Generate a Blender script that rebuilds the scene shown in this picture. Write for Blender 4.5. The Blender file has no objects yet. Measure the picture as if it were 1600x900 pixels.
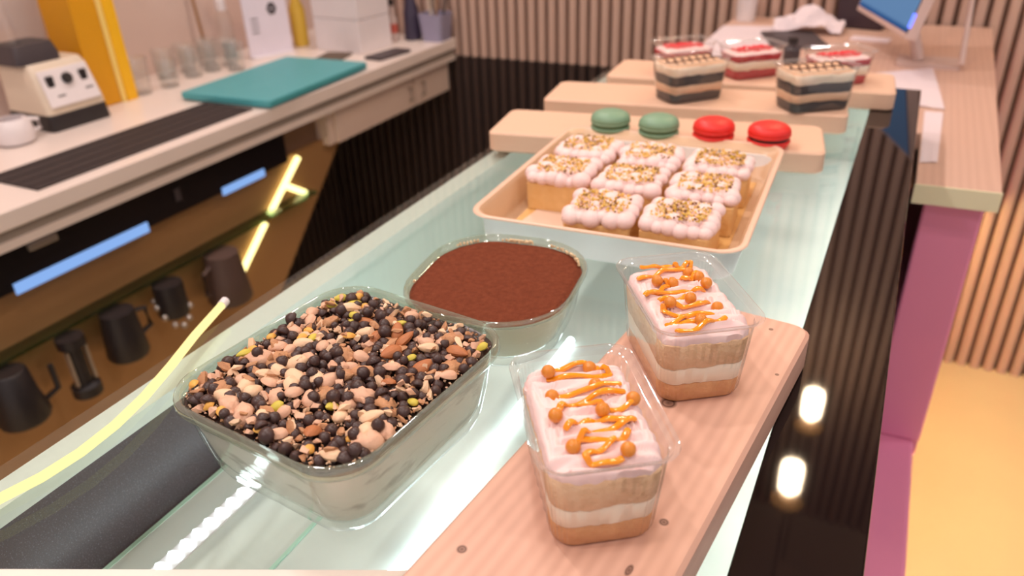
import bpy, bmesh, math, random
from mathutils import Vector, Matrix, noise

random.seed(7)
SC = bpy.context.scene
COL = SC.collection
PI = math.pi
G = 1.10            # height of the display-case glass above the floor; local z=0 is the glass top

def lin(r, g, b, a=1.0):
    f = lambda c: (c/255/12.92) if c/255 <= .04045 else ((c/255+.055)/1.055)**2.4
    return (f(r), f(g), f(b), a)

# ------------------------------------------------------------------ camera, world, lights, exposure
cam_d = bpy.data.cameras.new('camera'); cam = bpy.data.objects.new('camera', cam_d); COL.objects.link(cam)
cam_d.sensor_width = 36.0; cam_d.lens = 1206/1600*36.0; cam_d.clip_start = .01
R = ((0.8963403, 0.1881785, -0.40145103), (0.44218017, -0.44561673, 0.77839735), (-0.03241565, -0.87522259, -0.48263303))
cam.matrix_world = Matrix(((R[0][0], -R[0][1], -R[0][2], 0), (R[1][0], -R[1][1], -R[1][2], 0),
                           (R[2][0], -R[2][1], -R[2][2], .34+G), (0, 0, 0, 1)))
cam_d.dof.use_dof = True; cam_d.dof.focus_distance = .50; cam_d.dof.aperture_fstop = 6.3
SC.camera = cam

world = bpy.data.worlds.new('world'); SC.world = world; world.use_nodes = True
bg = world.node_tree.nodes['Background']
bg.inputs['Color'].default_value = (1.0, .88, .86, 1); bg.inputs['Strength'].default_value = .80

def area_light(name, loc, size, power, color, rot=(0, 0, 0), size_y=None):
    d = bpy.data.lights.new(name, 'AREA'); d.energy = power; d.color = color; d.size = size
    if size_y: d.shape = 'RECTANGLE'; d.size_y = size_y
    else: d.shape = 'DISK'
    o = bpy.data.objects.new(name, d); COL.objects.link(o)
    o.location = (loc[0], loc[1], loc[2]+G); o.rotation_euler = rot
    return o

WARM = (1.0, .90, .86)
# recessed ceiling downlights: first one reflected in the glass, the rest added as fill (fixtures are built further down at the same places)
DOWN = [(-1.241, 2.038), (-1.24, .75), (-.1, .35), (-.1, -.9), (1.1, 1.6), (1.1, .2), (-1.24, -.6)]
for x, y in DOWN:
    area_light('downlight_and_fill_lamp', (x, y, 1.86), .13, 17 if x < -1 else 9, WARM)
vs = SC.view_settings
vs.view_transform = 'Standard'; vs.look = 'None'; vs.gamma = 1.0; vs.use_curve_mapping = False
vs.exposure = -0.33

# ------------------------------------------------------------------ materials
MATS = {}
def nt(name):
    m = bpy.data.materials.new(name); m.use_nodes = True
    n = m.node_tree.nodes; l = m.node_tree.links
    n.clear(); out = n.new('ShaderNodeOutputMaterial')
    MATS[name] = m
    return m, n, l, out

def coords(n, l, scale=(1, 1, 1), kind='Object', rot=(0, 0, 0)):
    tc = n.new('ShaderNodeTexCoord'); mp = n.new('ShaderNodeMapping')
    mp.inputs['Scale'].default_value = scale; mp.inputs['Rotation'].default_value = rot
    l.new(tc.outputs[kind], mp.inputs['Vector'])
    return mp.outputs['Vector']

def ramp(n, l, fac, stops):
    r = n.new('ShaderNodeValToRGB'); e = r.color_ramp.elements
    while len(e) < len(stops): e.new(.5)
    for i, (p, c) in enumerate(stops): e[i].position = p; e[i].color = c
    l.new(fac, r.inputs['Fac'])
    return r.outputs['Color']

def noise_tex(n, l, vec, scale, detail=4, rough=.5):
    t = n.new('ShaderNodeTexNoise'); t.inputs['Scale'].default_value = scale
    t.inputs['Detail'].default_value = detail; t.inputs['Roughness'].default_value = rough
    l.new(vec, t.inputs['Vector'])
    return t.outputs['Fac']

def pm(name, stops, rough=.5, metal=0, scale=20, stretch=(1, 1, 1), bump=0, bscale=None, sss=0, coat=0, spec=.5, detail=4, emit=None, estr=0):
    """Principled material whose colour wanders over a noise ramp; optional fine bump."""
    m, n, l, out = nt(name)
    p = n.new('ShaderNodeBsdfPrincipled'); l.new(p.outputs['BSDF'], out.inputs['Surface'])
    if not isinstance(stops, list): stops = [(0, tuple(c*.93 for c in stops[:3])+(1,)), (1, tuple(min(1, c*1.05) for c in stops[:3])+(1,))]
    v = coords(n, l, stretch)
    f = noise_tex(n, l, v, scale, detail)
    l.new(ramp(n, l, f, stops), p.inputs['Base Color'])
    p.inputs['Roughness'].default_value = rough; p.inputs['Metallic'].default_value = metal
    p.inputs['Specular IOR Level'].default_value = spec
    if sss:
        p.inputs['Subsurface Weight'].default_value = sss; p.inputs['Subsurface Radius'].default_value = (.006, .004, .003); p.inputs['Subsurface Scale'].default_value = .5
    if coat: p.inputs['Coat Weight'].default_value = coat
    if bump:
        b = n.new('ShaderNodeBump'); b.inputs['Strength'].default_value = bump; b.inputs['Distance'].default_value = .002
        l.new(noise_tex(n, l, v, bscale or scale*4, 6), b.inputs['Height']); l.new(b.outputs['Normal'], p.inputs['Normal'])
    if emit:
        p.inputs['Emission Color'].default_value = emit; p.inputs['Emission Strength'].default_value = estr
    return m

def glass(name, tint, haze=0.0, hazecol=(1, 1, 1, 1), rough=.02, f0=.045, bump=0, bscale=300, power=5):
    """Thin clear sheet: tinted transparency under a Schlick reflection."""
    m, n, l, out = nt(name)
    tr = n.new('ShaderNodeBsdfTransparent'); tr.inputs['Color'].default_value = tint
    gl = n.new('ShaderNodeBsdfGlossy'); gl.inputs['Roughness'].default_value = rough
    lw = n.new('ShaderNodeLayerWeight'); lw.inputs['Blend'].default_value = .5
    pw = n.new('ShaderNodeMath'); pw.operation = 'POWER'; pw.inputs[1].default_value = power
    l.new(lw.outputs['Facing'], pw.inputs[0])
    ma = n.new('ShaderNodeMath'); ma.operation = 'MULTIPLY_ADD'; ma.inputs[1].default_value = 1-f0; ma.inputs[2].default_value = f0
    l.new(pw.outputs[0], ma.inputs[0])
    base = tr.outputs[0]
    if haze:
        df = n.new('ShaderNodeBsdfDiffuse'); df.inputs['Color'].default_value = hazecol
        mh = n.new('ShaderNodeMixShader'); mh.inputs[0].default_value = haze
        l.new(tr.outputs[0], mh.inputs[1]); l.new(df.outputs[0], mh.inputs[2]); base = mh.outputs[0]
    mx = n.new('ShaderNodeMixShader'); l.new(ma.outputs[0], mx.inputs[0]); l.new(base, mx.inputs[1]); l.new(gl.outputs[0], mx.inputs[2])
    if bump:
        b = n.new('ShaderNodeBump'); b.inputs['Strength'].default_value = bump; b.inputs['Distance'].default_value = .001
        l.new(noise_tex(n, l, coords(n, l), bscale, 3), b.inputs['Height']); l.new(b.outputs['Normal'], gl.inputs['Normal'])
    l.new(mx.outputs[0], out.inputs['Surface'])
    return m

def emis(name, col, strength):
    m, n, l, out = nt(name)
    e = n.new('ShaderNodeEmission'); e.inputs['Color'].default_value = col; e.inputs['Strength'].default_value = strength
    l.new(e.outputs[0], out.inputs['Surface'])
    return m

def wood(name, light, dark, along='Y', ring=60, knots=(), rough=.55, contrast=.6):
    """Sawn softwood: streaks along one axis, straight rings, knots given in object metres."""
    m, n, l, out = nt(name)
    p = n.new('ShaderNodeBsdfPrincipled'); l.new(p.outputs['BSDF'], out.inputs['Surface'])
    st = (1, .05, 1) if along == 'Y' else (.05, 1, 1)
    v = coords(n, l, st)
    w = n.new('ShaderNodeTexWave'); w.wave_type = 'BANDS'; w.bands_direction = 'X' if along == 'Y' else 'Y'
    w.inputs['Scale'].default_value = ring; w.inputs['Distortion'].default_value = 3.0; w.inputs['Detail'].default_value = 2; w.inputs['Detail Scale'].default_value = 1.0
    l.new(v, w.inputs['Vector'])
    f2 = noise_tex(n, l, v, 260, 3)
    mx = n.new('ShaderNodeMath'); mx.operation = 'MULTIPLY_ADD'; mx.inputs[1].default_value = contrast*.6; l.new(w.outputs['Fac'], mx.inputs[0])
    m2 = n.new('ShaderNodeMath'); m2.operation = 'MULTIPLY'; m2.inputs[1].default_value = contrast*.5; l.new(f2, m2.inputs[0]); l.new(m2.outputs[0], mx.inputs[2])
    col = ramp(n, l, mx.outputs[0], [(0, light), (1, dark)])
    if knots:
        tc = n.new('ShaderNodeTexCoord')
        for kx, ky, kr, sx in knots:
            mp = n.new('ShaderNodeMapping'); mp.inputs['Location'].default_value = (-kx*sx, -ky, 0); mp.inputs['Scale'].default_value = (sx, 1, 0)
            l.new(tc.outputs['Object'], mp.inputs['Vector'])
            ln = n.new('ShaderNodeVectorMath'); ln.operation = 'LENGTH'; l.new(mp.outputs[0], ln.inputs[0])
            dv = n.new('ShaderNodeMath'); dv.operation = 'DIVIDE'; dv.inputs[1].default_value = kr; l.new(ln.outputs['Value'], dv.inputs[0])
            k = ramp(n, l, dv.outputs[0], [(0, (.9, .9, .9, 1)), (.45, (.55, .55, .55, 1)), (.6, (.95, .95, .95, 1)), (.85, (.35, .35, .35, 1)), (1, (0, 0, 0, 1))])
            mc = n.new('ShaderNodeMix'); mc.data_type = 'RGBA'; l.new(k, mc.inputs['Factor']); l.new(col, mc.inputs['A']); mc.inputs['B'].default_value = lin(84, 52, 40)
            col = mc.outputs['Result']
    l.new(col, p.inputs['Base Color']); p.inputs['Roughness'].default_value = rough
    return m

clear_glass = glass('case_glass', (.96, .99, .98, 1), f0=.035, bump=.0)
shelf_glass = glass('green_edge_glass', (.45, .62, .52, 1), f0=.08)
dish_glass = glass('dish_glass', (.975, .985, .97, 1), haze=.03, hazecol=lin(225, 230, 215), f0=.06, rough=.06, bump=.08, bscale=90)
rim_glass = glass('dish_rim_glass', (.88, .92, .87, 1), haze=.10, hazecol=lin(225, 230, 208), f0=.14, rough=.05)
lip_m = glass('plastic_lip', (.95, .95, .95, 1), haze=.10, f0=.16, rough=.05)
plastic = glass('clear_plastic', (.965, .965, .965, 1), haze=.03, f0=.07, rough=.04, bump=.15, bscale=140)
tumbler_glass = glass('tumbler_glass', (.99, .99, .98, 1), haze=.04, f0=.08)

black_gloss = pm('black_acrylic', lin(22, 14, 15), rough=.035, scale=8, spec=.3)
floor_m = pm('floor_vinyl', lin(226, 204, 160), rough=.42, scale=5)
wall_plain = pm('beige_plaster', lin(206, 182, 172), rough=.9, scale=4)
ceil_m = pm('ceiling_paint', lin(215, 200, 190), rough=.9, scale=4)
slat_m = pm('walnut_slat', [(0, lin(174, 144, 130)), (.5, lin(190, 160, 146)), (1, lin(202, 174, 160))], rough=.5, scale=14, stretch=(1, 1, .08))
slat_shaded = pm('shaded_slat_tone', [(0, lin(48, 34, 32)), (1, lin(66, 50, 45))], rough=.45, scale=14, stretch=(1, 1, .08))  # slat tone darkened: shade on the lower walls put into the colour
slat_back = pm('slat_backing', lin(120, 94, 82), rough=.8, scale=6)
slat_back_shaded = pm('shaded_backing_tone', lin(30, 22, 22), rough=.7, scale=6)  # backing darkened too, so the lower wall shade sits in the colour
counter_m = pm('cream_worktop', lin(226, 212, 204), rough=.28, scale=6)
counter_edge = pm('grey_edge_strip', lin(150, 138, 128), rough=.5, scale=6)
cab_m = pm('cream_laminate', lin(218, 196, 184), rough=.5, scale=6)
fridge_m = pm('black_appliance', lin(20, 16, 20), rough=.3, scale=9)
bronze_m = pm('bronze_mirror', [(0, lin(166, 124, 82)), (1, lin(182, 140, 94))], rough=.45, metal=.35, scale=5)
white_m = pm('white_plastic', lin(226, 218, 220), rough=.35, scale=10)
cream_plastic = pm('cream_plastic', lin(214, 198, 178), rough=.4, scale=10)
black_m = pm('black_plastic', lin(34, 28, 30), rough=.45, scale=20)
darkgrey_m = pm('dark_grey_plastic', lin(66, 58, 62), rough=.5, scale=20)
mat_m = pm('black_rubber_mat', lin(44, 34, 34), rough=.7, scale=60, bump=.3)
teal_m = pm('teal_polyethylene', lin(74, 158, 166), rough=.45, scale=30, bump=.05)
yellow_m = pm('yellow_card', lin(240, 182, 20), rough=.5, scale=8)
amber_m = pm('amber_card', lin(214, 150, 8), rough=.5, scale=8)
pale_yellow_m = pm('pale_yellow_card', lin(238, 208, 120), rough=.5, scale=8)
steel_m = pm('brushed_steel', lin(190, 180, 172), rough=.35, metal=.8, scale=40, stretch=(1, .05, 1))
alu_m = pm('pale_aluminium', lin(205, 215, 208), rough=.45, metal=.2, scale=200)
deck_m = pm('white_enamel_deck', [(0, lin(190, 200, 200)), (.5, lin(210, 216, 212)), (1, lin(222, 226, 220))], rough=.22, scale=9)
navy_m = pm('navy_tinted_door', [(0, lin(16, 20, 32)), (.61, lin(22, 28, 44)), (.66, lin(84, 92, 104)), (1, lin(110, 118, 128))], rough=.35, scale=900, detail=2)
frost_m = pm('frosted_door', lin(196, 212, 204), rough=.35, scale=6)
white_strip = pm('white_frame', lin(235, 226, 216), rough=.4, scale=8)
pink_m = pm('pink_lacquer', lin(224, 136, 172), rough=.38, scale=6)
table_m = wood('ash_laminate', lin(214, 178, 160), lin(196, 158, 140), 'Y', ring=26, rough=.45, contrast=.6)
table_edge_m = pm('pale_table_edge', lin(226, 220, 186), rough=.5, scale=10)
pine_end = pm('pine_edge', lin(236, 214, 164), rough=.6, scale=60)

# ------------------------------------------------------------------ mesh helpers
class MB:
    def __init__(s): s.v = []; s.f = []
    def add(s, verts, faces):
        o = len(s.v); s.v += [tuple(p) for p in verts]; s.f += [tuple(i+o for i in f) for f in faces]; return s
    def box(s, x0, x1, y0, y1, z0, z1):
        return s.add([(x0, y0, z0), (x1, y0, z0), (x1, y1, z0), (x0, y1, z0), (x0, y0, z1), (x1, y0, z1), (x1, y1, z1), (x0, y1, z1)],
                     [(3, 2, 1, 0), (4, 5, 6, 7), (0, 1, 5, 4), (1, 2, 6, 5), (2, 3, 7, 6), (3, 0, 4, 7)])
    def prism(s, poly, z0, z1):
        n = len(poly)
        return s.add([(x, y, z0) for x, y in poly]+[(x, y, z1) for x, y in poly],
                     [tuple(range(n-1, -1, -1)), tuple(range(n, 2*n))]+[(i, (i+1) % n, n+(i+1) % n, n+i) for i in range(n)])
    def prism_x(s, poly, x0, x1):          # polygon in (y, z) pushed along x
        n = len(poly)
        return s.add([(x0, y, z) for y, z in poly]+[(x1, y, z) for y, z in poly],
                     [tuple(range(n-1, -1, -1)), tuple(range(n, 2*n))]+[(i, (i+1) % n, n+(i+1) % n, n+i) for i in range(n)])
    def loft(s, rings, cap0=False, cap1=False, closed=True):
        n = len(rings[0]); vs_ = [p for r in rings for p in r]; fs = []
        for k in range(len(rings)-1):
            for i in range(n if closed else n-1):
                j = (i+1) % n; fs.append((k*n+i, k*n+j, (k+1)*n+j, (k+1)*n+i))
        if cap0: fs.append(tuple(range(n-1, -1, -1)))
        if cap1: fs.append(tuple((len(rings)-1)*n+i for i in range(n)))
        return s.add(vs_, fs)
    def lathe(s, prof, c=(0, 0, 0), n=24, cap0=True, cap1=True):
        return s.loft([[(c[0]+r*math.cos(2*PI*i/n), c[1]+r*math.sin(2*PI*i/n), c[2]+z) for i in range(n)] for r, z in prof], cap0, cap1)
    def tube(s, path, r, n=8, flat=1.0):
        rings = []; P = [Vector(p) for p in path]
        rr = r if isinstance(r, (list, tuple)) else [r]*len(P)
        for i, p in enumerate(P):
            t = (P[min(i+1, len(P)-1)]-P[max(i-1, 0)]).normalized()
            a = t.cross(Vector((0, 0, 1)));
            if a.length < 1e-4: a = Vector((1, 0, 0))
            a.normalize(); b = a.cross(t).normalized()
            rings.append([p+a*(rr[i]*math.cos(2*PI*k/n))+b*(rr[i]*flat*math.sin(2*PI*k/n)) for k in range(n)])
        return s.loft(rings, True, True)
    def ball(s, c, r, n=10, m=6, sq=(1, 1, 1)):
        prof = [(math.sin(PI*(k+.03)/(m+.06)), -math.cos(PI*(k+.03)/(m+.06))) for k in range(m+1)]
        return s.loft([[(c[0]+r*sq[0]*a*math.cos(2*PI*i/n), c[1]+r*sq[1]*a*math.sin(2*PI*i/n), c[2]+r*sq[2]*z) for i in range(n)] for a, z in prof], True, True)
    def mesh(s, name, smooth=True, bevel=0, seg=2, angle=40):
        me = bpy.data.meshes.new(name); me.from_pydata(s.v, [], s.f)
        bm = bmesh.new(); bm.from_mesh(me)
        if bevel:
            ed = [e for e in bm.edges if len(e.link_faces) == 2 and e.calc_face_angle(0) > .5]
            bmesh.ops.bevel(bm, geom=ed, offset=bevel, segments=seg, profile=.5, affect='EDGES', clamp_overlap=True)
        bmesh.ops.recalc_face_normals(bm, faces=bm.faces); bm.to_mesh(me); bm.free()
        if smooth and not bevel:
            me.polygons.foreach_set('use_smooth', [True]*len(me.polygons)); me.set_sharp_from_angle(angle=math.radians(angle))
        return me
    def build(s, name, mat, parent=None, smooth=True, bevel=0, seg=2, loc=None, rot=None, angle=40):
        return put(name, s.mesh(name, smooth, bevel, seg, angle), mat, parent, loc, rot)

def put(name, me, mat=None, parent=None, loc=None, rot=None):
    if mat is not None and not me.materials: me.materials.append(mat)
    o = bpy.data.objects.new(name, me); COL.objects.link(o)
    if parent: o.parent = parent
    if loc: o.location = loc
    if rot: o.rotation_euler = rot
    if parent is None: o.location.z += G
    return o

def tag(o, label, cat, group=None, kind=None):
    o['label'] = label
    if cat: o['category'] = cat
    if group: o['group'] = group
    if kind: o['kind'] = kind
    return o

def thing(name, loc, label, cat, rz=0, group=None):
    o = bpy.data.objects.new(name, None); COL.objects.link(o)
    o.empty_display_size = .02
    o.location = (loc[0], loc[1], loc[2]+G); o.rotation_euler = (0, 0, rz)
    return tag(o, label, cat, group)

def struct(o, label):
    o['kind'] = 'structure'; o['label'] = label; return o

def rrect(w, l, r, z=0, n=8, wob=None):
    """Rounded rectangle outline; n points per corner plus points along the sides."""
    pts = []
    r = max(min(r, w/2-1e-4, l/2-1e-4), 1e-4)
    for sx, sy, a0 in ((1, 1, 0), (-1, 1, 90), (-1, -1, 180), (1, -1, 270)):
        for k in range(n+1):
            a = math.radians(a0+90*k/n); pts.append((sx*(w/2-r)+r*math.cos(a), sy*(l/2-r)+r*math.sin(a)))
        # side towards the next corner
        nx = {0: (-1, 1), 90: (-1, -1), 180: (1, -1), 270: (1, 1)}[a0]
        a = math.radians(a0+90); s = pts[-1]; e = (nx[0]*(w/2-r)+r*math.cos(a), nx[1]*(l/2-r)+r*math.sin(a))
        for k in range(1, n): pts.append((s[0]+(e[0]-s[0])*k/n, s[1]+(e[1]-s[1])*k/n))
    return [(x, y, z+(wob(x, y) if wob else 0)) for x, y in pts]

def nz(x, y, z=0.0): return noise.noise(Vector((x, y, z)))

# ------------------------------------------------------------------ the room
ROOM_X0, ROOM_X1, WALL_Y, FL, CE = -2.05, 1.9, 2.42, -1.10, 1.90
struct(MB().box(ROOM_X0, ROOM_X1, -2.2, WALL_Y+.1, FL-.05, FL).build('floor', floor_m, smooth=False), 'smooth sand coloured cafe floor beside the counter')
struct(MB().box(ROOM_X0-.08, ROOM_X1+.08, -1.6, WALL_Y+.1, CE, CE+.05).build('ceiling', ceil_m, smooth=False), 'pale ceiling above the display counter')
wl = struct(MB().box(ROOM_X0-.08, ROOM_X0, -2.2, WALL_Y+.1, FL, CE).build('wall_left', wall_plain, smooth=False), 'plain beige wall behind the work counter')
wb = struct(MB().box(ROOM_X0, ROOM_X1, WALL_Y+.022, WALL_Y+.1, FL, CE).build('wall_back', slat_back, smooth=False), 'back wall clad in vertical wooden slats')
PITCH, SPLIT = .037, -.255
def slat_mesh(name, z0, z1, mat):
    prof = [(-.0125, .022), (-.0125, .006), (-.008, .001), (0, 0), (.008, .001), (.0125, .006), (.0125, .022)]
    b = MB(); b.loft([[(x, y, z) for x, y in prof] for z in (z0, z1)], True, True)
    me = b.mesh(name, True, angle=30); me.materials.append(mat); return me
s_up = slat_mesh('slat', SPLIT, CE, slat_m); s_full = slat_mesh('slat', FL, CE, slat_m); s_low = slat_mesh('slat', FL, SPLIT-.004, slat_shaded)  # slats below the split carry the painted-in shade
k = 0
x = ROOM_X0+.02
while x < ROOM_X1-.02:
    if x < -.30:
        put('slat', s_up, None, wb, (x, WALL_Y, 0)); put('shaded_slat', s_low, None, wb, (x, WALL_Y-.004, 0))
    elif x < 1.3:
        put('slat', s_full, None, wb, (x, WALL_Y, 0))
    x += PITCH
MB().box(ROOM_X0, -.30, WALL_Y+.014, WALL_Y+.0215, FL, SPLIT).build('shaded_backing', slat_back_shaded, wb, smooth=False)

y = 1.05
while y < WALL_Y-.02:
    o = put('shaded_slat', s_low, None, wl, (ROOM_X0+.022, y, 0), (0, 0, PI/2)); y += PITCH
MB().box(ROOM_X0+.0005, ROOM_X0+.006, 1.0, WALL_Y-.001, FL, SPLIT-.004).build('shaded_backing', slat_back_shaded, wl, smooth=False)

# ceiling downlight fixtures, all but the first added for fill light
ring_m = pm('white_fixture_ring', lin(230, 225, 220), rough=.5, scale=10)
glow_m = emis('downlight_glow', (1.0, .86, .74, 1), 14)
for i, (x, y) in enumerate(DOWN):
    where = ['over the far end of the work counter', 'added as fill over the blender counter', 'added as fill over the front desserts', 'added as fill behind the camera position', 'added as fill over the floor by the slatted wall',
             'added as fill over the floor beside the pink plinth', 'added as fill over the near work counter'][i]
    t = thing('ceiling_downlight_or_added_fill', (x, y, CE), 'round recessed ceiling downlight '+where, 'downlight', group='recessed ceiling downlights, all but the first added as fill')
    MB().lathe([(.075, -.001), (.085, -.004), (.085, -.012), (.07, -.012), (.068, -.001)], n=24).build('ring', ring_m, t)
    MB().lathe([(.066, -.006), (.066, -.003)], n=24).build('diffuser', glow_m, t)

# ------------------------------------------------------------------ display case
XL, XR, XP, YF, YE = -.488, -.034, .032, .305, 1.392
def yfront(x): return .140+(x+.404)*.4546
case = thing('display_case', (0, 0, FL), 'long glass-topped dessert display case with black side band', 'display case')
D = -FL     # local z of the glass top
MB().prism([(XL, yfront(XL)), (-.15, yfront(-.15)), (-.15, .06), (XP, .06), (XP, YE), (XL, YE)], 0, D-.36).build('cabinet_base', black_m, case, smooth=False)
MB().prism([(XL, yfront(XL)), (-.15, yfront(-.15)), (-.15, .06), (XR, .06), (XR, YE), (XL, YE)], D-.009, D).build('glass_top', clear_glass, case, smooth=False)
MB().prism([(XR, .06), (XP, .06), (XP, YE), (XR, YE)], D-.012, D).build('black_side_band', black_gloss, case, bevel=.0012)
MB().prism([(XP-.004, .06), (XP, .06), (XP, YE), (XP-.004, YE)], D-.36, D-.0125).build('front_pane', black_gloss, case, smooth=False)
MB().prism([(XL, yfront(XL)), (-.151, yfront(-.151)), (-.151, yfront(-.151)-.02), (XL, yfront(XL)-.02)], 0, D+.001).build('end_frame', white_strip, case, smooth=False)
MB().box(XL, XR, YE-.012, YE, D-.36, D-.010).build('end_panel', frost_m, case, smooth=False)
MB().box(XL, XL+.026, .118, YE-.012, D-.022, D-.0095).build('glass_rail', alu_m, case, smooth=False)
MB().box(XL, XL+.008, .118, .47, D-.36, D-.022).build('tinted_door', navy_m, case, smooth=False)
MB().box(XL, XL+.008, .47, YE-.012, D-.36, D-.022).build('frosted_door', frost_m, case, smooth=False)
dk = MB().prism([(XL+.014, .118+.02), (-.16, yfront(-.16)+.006), (-.146, .075), (XP-.006, .075), (XP-.006, YE-.014), (XL+.014, YE-.014)], D-.132, D-.124).build('deck', deck_m, case, smooth=False)
MB().box(XL+.010, XL+.014, .14, YE-.02, D-.133, D-.1235).build('deck_edge', pm('pale_green_edge', lin(176, 214, 196), rough=.3), case, smooth=False)
MB().box(-.360, -.357, .20, .9, D-.124, D-.1225).build('deck_seam', MATS['pale_green_edge'], case, smooth=False)
led_cool = emis('cool_led', (.86, .97, 1.0, 1), 9)
led_bar = emis('cool_led_bar', (.96, 1.0, .95, 1), 40)
# strips of light inside the case: one beaded strip on the deck, tubes below the glass edges
bead = MB().ball((0, 0, 0), .0066, 8, 5, (1.1, .62, .5)).mesh('led_bead'); bead.materials.append(led_cool)
strip = MB().box(-.443, -.427, .17, .60, D-.124, D-.1225).build('led_strip', white_m, case, smooth=False)
for k in range(32):
    put('led_bead', bead, None, strip, (-.435, .195+k*.0125, D-.1215))
MB().tube([(.012, .09, D-.022), (.012, YE-.03, D-.022)], .006, 10).build('led_tube', led_bar, case)
MB().tube([(-.27, .27, D-.119), (-.27, .66, D-.119)], .004, 8).build('led_tube', led_cool, case)

# reflected yellow light line on the glass back edge, built as a glowing tube
tube_m = emis('reflected_line_glow', (1.0, .82, .34, 1), 1.7)
t = thing('reflected_light_line', (-.47, .32, 0), 'yellow reflected light line built as a glowing tube along the back edge of the glass top', 'reflected light')
path = [(-.503, .412), (-.487, .366), (-.470, .325), (-.456, .287), (-.448, .255), (-.445, .225), (-.447, .198), (-.454, .172), (-.462, .150)]
MB().tube([(x+.47, y-.32, .0042) for x, y in path], .0035, 10).build('tube', tube_m, t)
MB().tube([(path[0][0]+.47-.003, path[0][1]-.32+.008, .0042), (path[0][0]+.47, path[0][1]-.32, .0042)], .0041, 10).build('reflected_line_end', white_m, t)

# ------------------------------------------------------------------ pine boards
def board(loc, rz, w, l, h, mat, label, rad=.006, along='Y', round_r=.012):
    b = MB(); e = .0025
    rings = [rrect(w-2*e, l-2*e, round_r, 0, 4), rrect(w, l, round_r, e, 4), rrect(w, l, round_r, h-e, 4), rrect(w-2*e, l-2*e, round_r, h, 4)]
    b.loft(rings, True, True)
    o = b.build('pine_board', mat, None, loc=loc, rot=(0, 0, rz), angle=30)
    return tag(o, label, 'board', 'pine serving boards')
BA = (-.106, .325, 0); BAr = math.radians(-6)
def kn(px, py, r, sx=1.0):
    dx, dy = px-BA[0], py-BA[1]; c, s = math.cos(-BAr), math.sin(-BAr)
    return (dx*c-dy*s, dx*s+dy*c, r, sx)
pineA = wood('pine_front', lin(226, 182, 160), lin(190, 142, 122), 'Y', ring=40, contrast=.5, rough=.5,
             knots=[kn(-.096, .401, .0062), kn(-.158, .239, .0032), kn(-.0755, .262, .0045, 2.2), kn(-.069, .300, .0030), kn(-.038, .461, .0016), kn(-.052, .518, .0020)])
pineB = wood('pine_far', lin(232, 194, 166), lin(214, 172, 146), 'X', ring=30, contrast=.6, rough=.5)
board(BA, BAr, .12, .43, .03, pineA, 'pinkish pine board under the two mango cake boxes, nearest the camera')
board((-.281, .966, 0), math.radians(9.0), .424, .112, .027, pineB, 'pine board under the row of macarons behind the tray')
board((-.274, 1.136, 0), math.radians(8.0), .43, .112, .027, pineB, 'middle pine board carrying the two dark chocolate cake boxes')
board((-.226, 1.295, 0), math.radians(4.0), .44, .122, .027, pineB, 'farthest pine board carrying the three red topped cake boxes')

# ------------------------------------------------------------------ big glass dish with nut and chip topping
cream_big = pm('dish_cream_layers', [(0, lin(150, 148, 140)), (.36, lin(196, 194, 182)), (.47, lin(242, 243, 232)), (1, lin(250, 250, 242))], rough=.5, scale=34, stretch=(1, 1, 2.8), sss=.1)
glaze_m = pm('dark_chocolate_glaze', lin(38, 24, 22), rough=.18, scale=90, bump=.6, bscale=160, coat=.4)
chip_m = pm('chocolate_chip', [(0, lin(50, 32, 30)), (1, lin(76, 52, 48))], rough=.38, scale=60)
nut_ms = [pm('cashew_cream', [(0, lin(226, 184, 146)), (1, lin(244, 212, 178))], rough=.6, scale=120, bump=.2),
          pm('peanut_pink', [(0, lin(208, 156, 128)), (1, lin(236, 196, 166))], rough=.6, scale=140, bump=.2),
          pm('walnut_tan', [(0, lin(164, 108, 72)), (1, lin(216, 166, 122))], rough=.65, scale=160, bump=.4)]
almond_m = pm('almond_skin', [(0, lin(150, 82, 46)), (1, lin(206, 136, 84))], rough=.55, scale=160, stretch=(1, .2, 1), bump=.3)
pist_m = pm('pistachio_green', [(0, lin(196, 178, 40)), (1, lin(214, 200, 96))], rough=.55, scale=160)
gold_m = pm('golden_nut', [(0, lin(220, 152, 56)), (1, lin(242, 192, 100))], rough=.5, scale=140)

DW, DL, DR, DH = .156, .171, .032, .068
dish = thing('nut_topped_dessert_dish', (-.2835, .3125, 0), 'large glass dish of dessert covered in chocolate chips and chopped nuts', 'dessert', rz=-.11)
def rr(d, z, w=DW, l=DL, r=DR, n=8): return rrect(w-2*d, l-2*d, max(r-d*.5, .006), z, n)
b = MB(); b.loft([rr(.030, .0), rr(.021, .0005), rr(.0165, .004), rr(.0125, .014), rr(.0085, .034), rr(.0060, .052), rr(.0046, .0565)], True)
b.loft([rr(.0060, .054), rr(.0092, .04), rr(.0130, .02), rr(.018, .009)], False, True)
b.build('glass_dish', dish_glass, dish, angle=60)
b = MB(); b.loft([rr(.0046, .0560), rr(.0018, .0575), rr(.0002, .0605), rr(.0004, .0645), rr(.0014, .0668), rr(.0026, .0675), rr(.0038, .0666), rr(.0049, .062), rr(.0060, .054)])
b.build('rim', rim_glass, dish, angle=60)
b = MB(); b.loft([rr(.0185, .0098), rr(.0135, .021), rr(.0098, .04), rr(.0074, .050), rr(.0062, .0575)], True, True)
b.build('cream_filling', cream_big, dish)
def fill_top(w, l, r, zf, nr=14, n=8):
    rings = []
    for k in range(nr+1):
        s = 1-k/nr*.97; rings.append([(x, y, zf(x, y, s)) for x, y, _ in rrect(w*s, l*s, r*s, 0, n)])
    return rings
gw, gl_ = DW-2*.0056, DL-2*.0056
def glaze_z(x, y, s): return .0598+.0014*nz(x*60, y*60)+(.004 if s > .97 else 0)*max(0, nz(x*40, y*40, 3)+.35)
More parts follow.
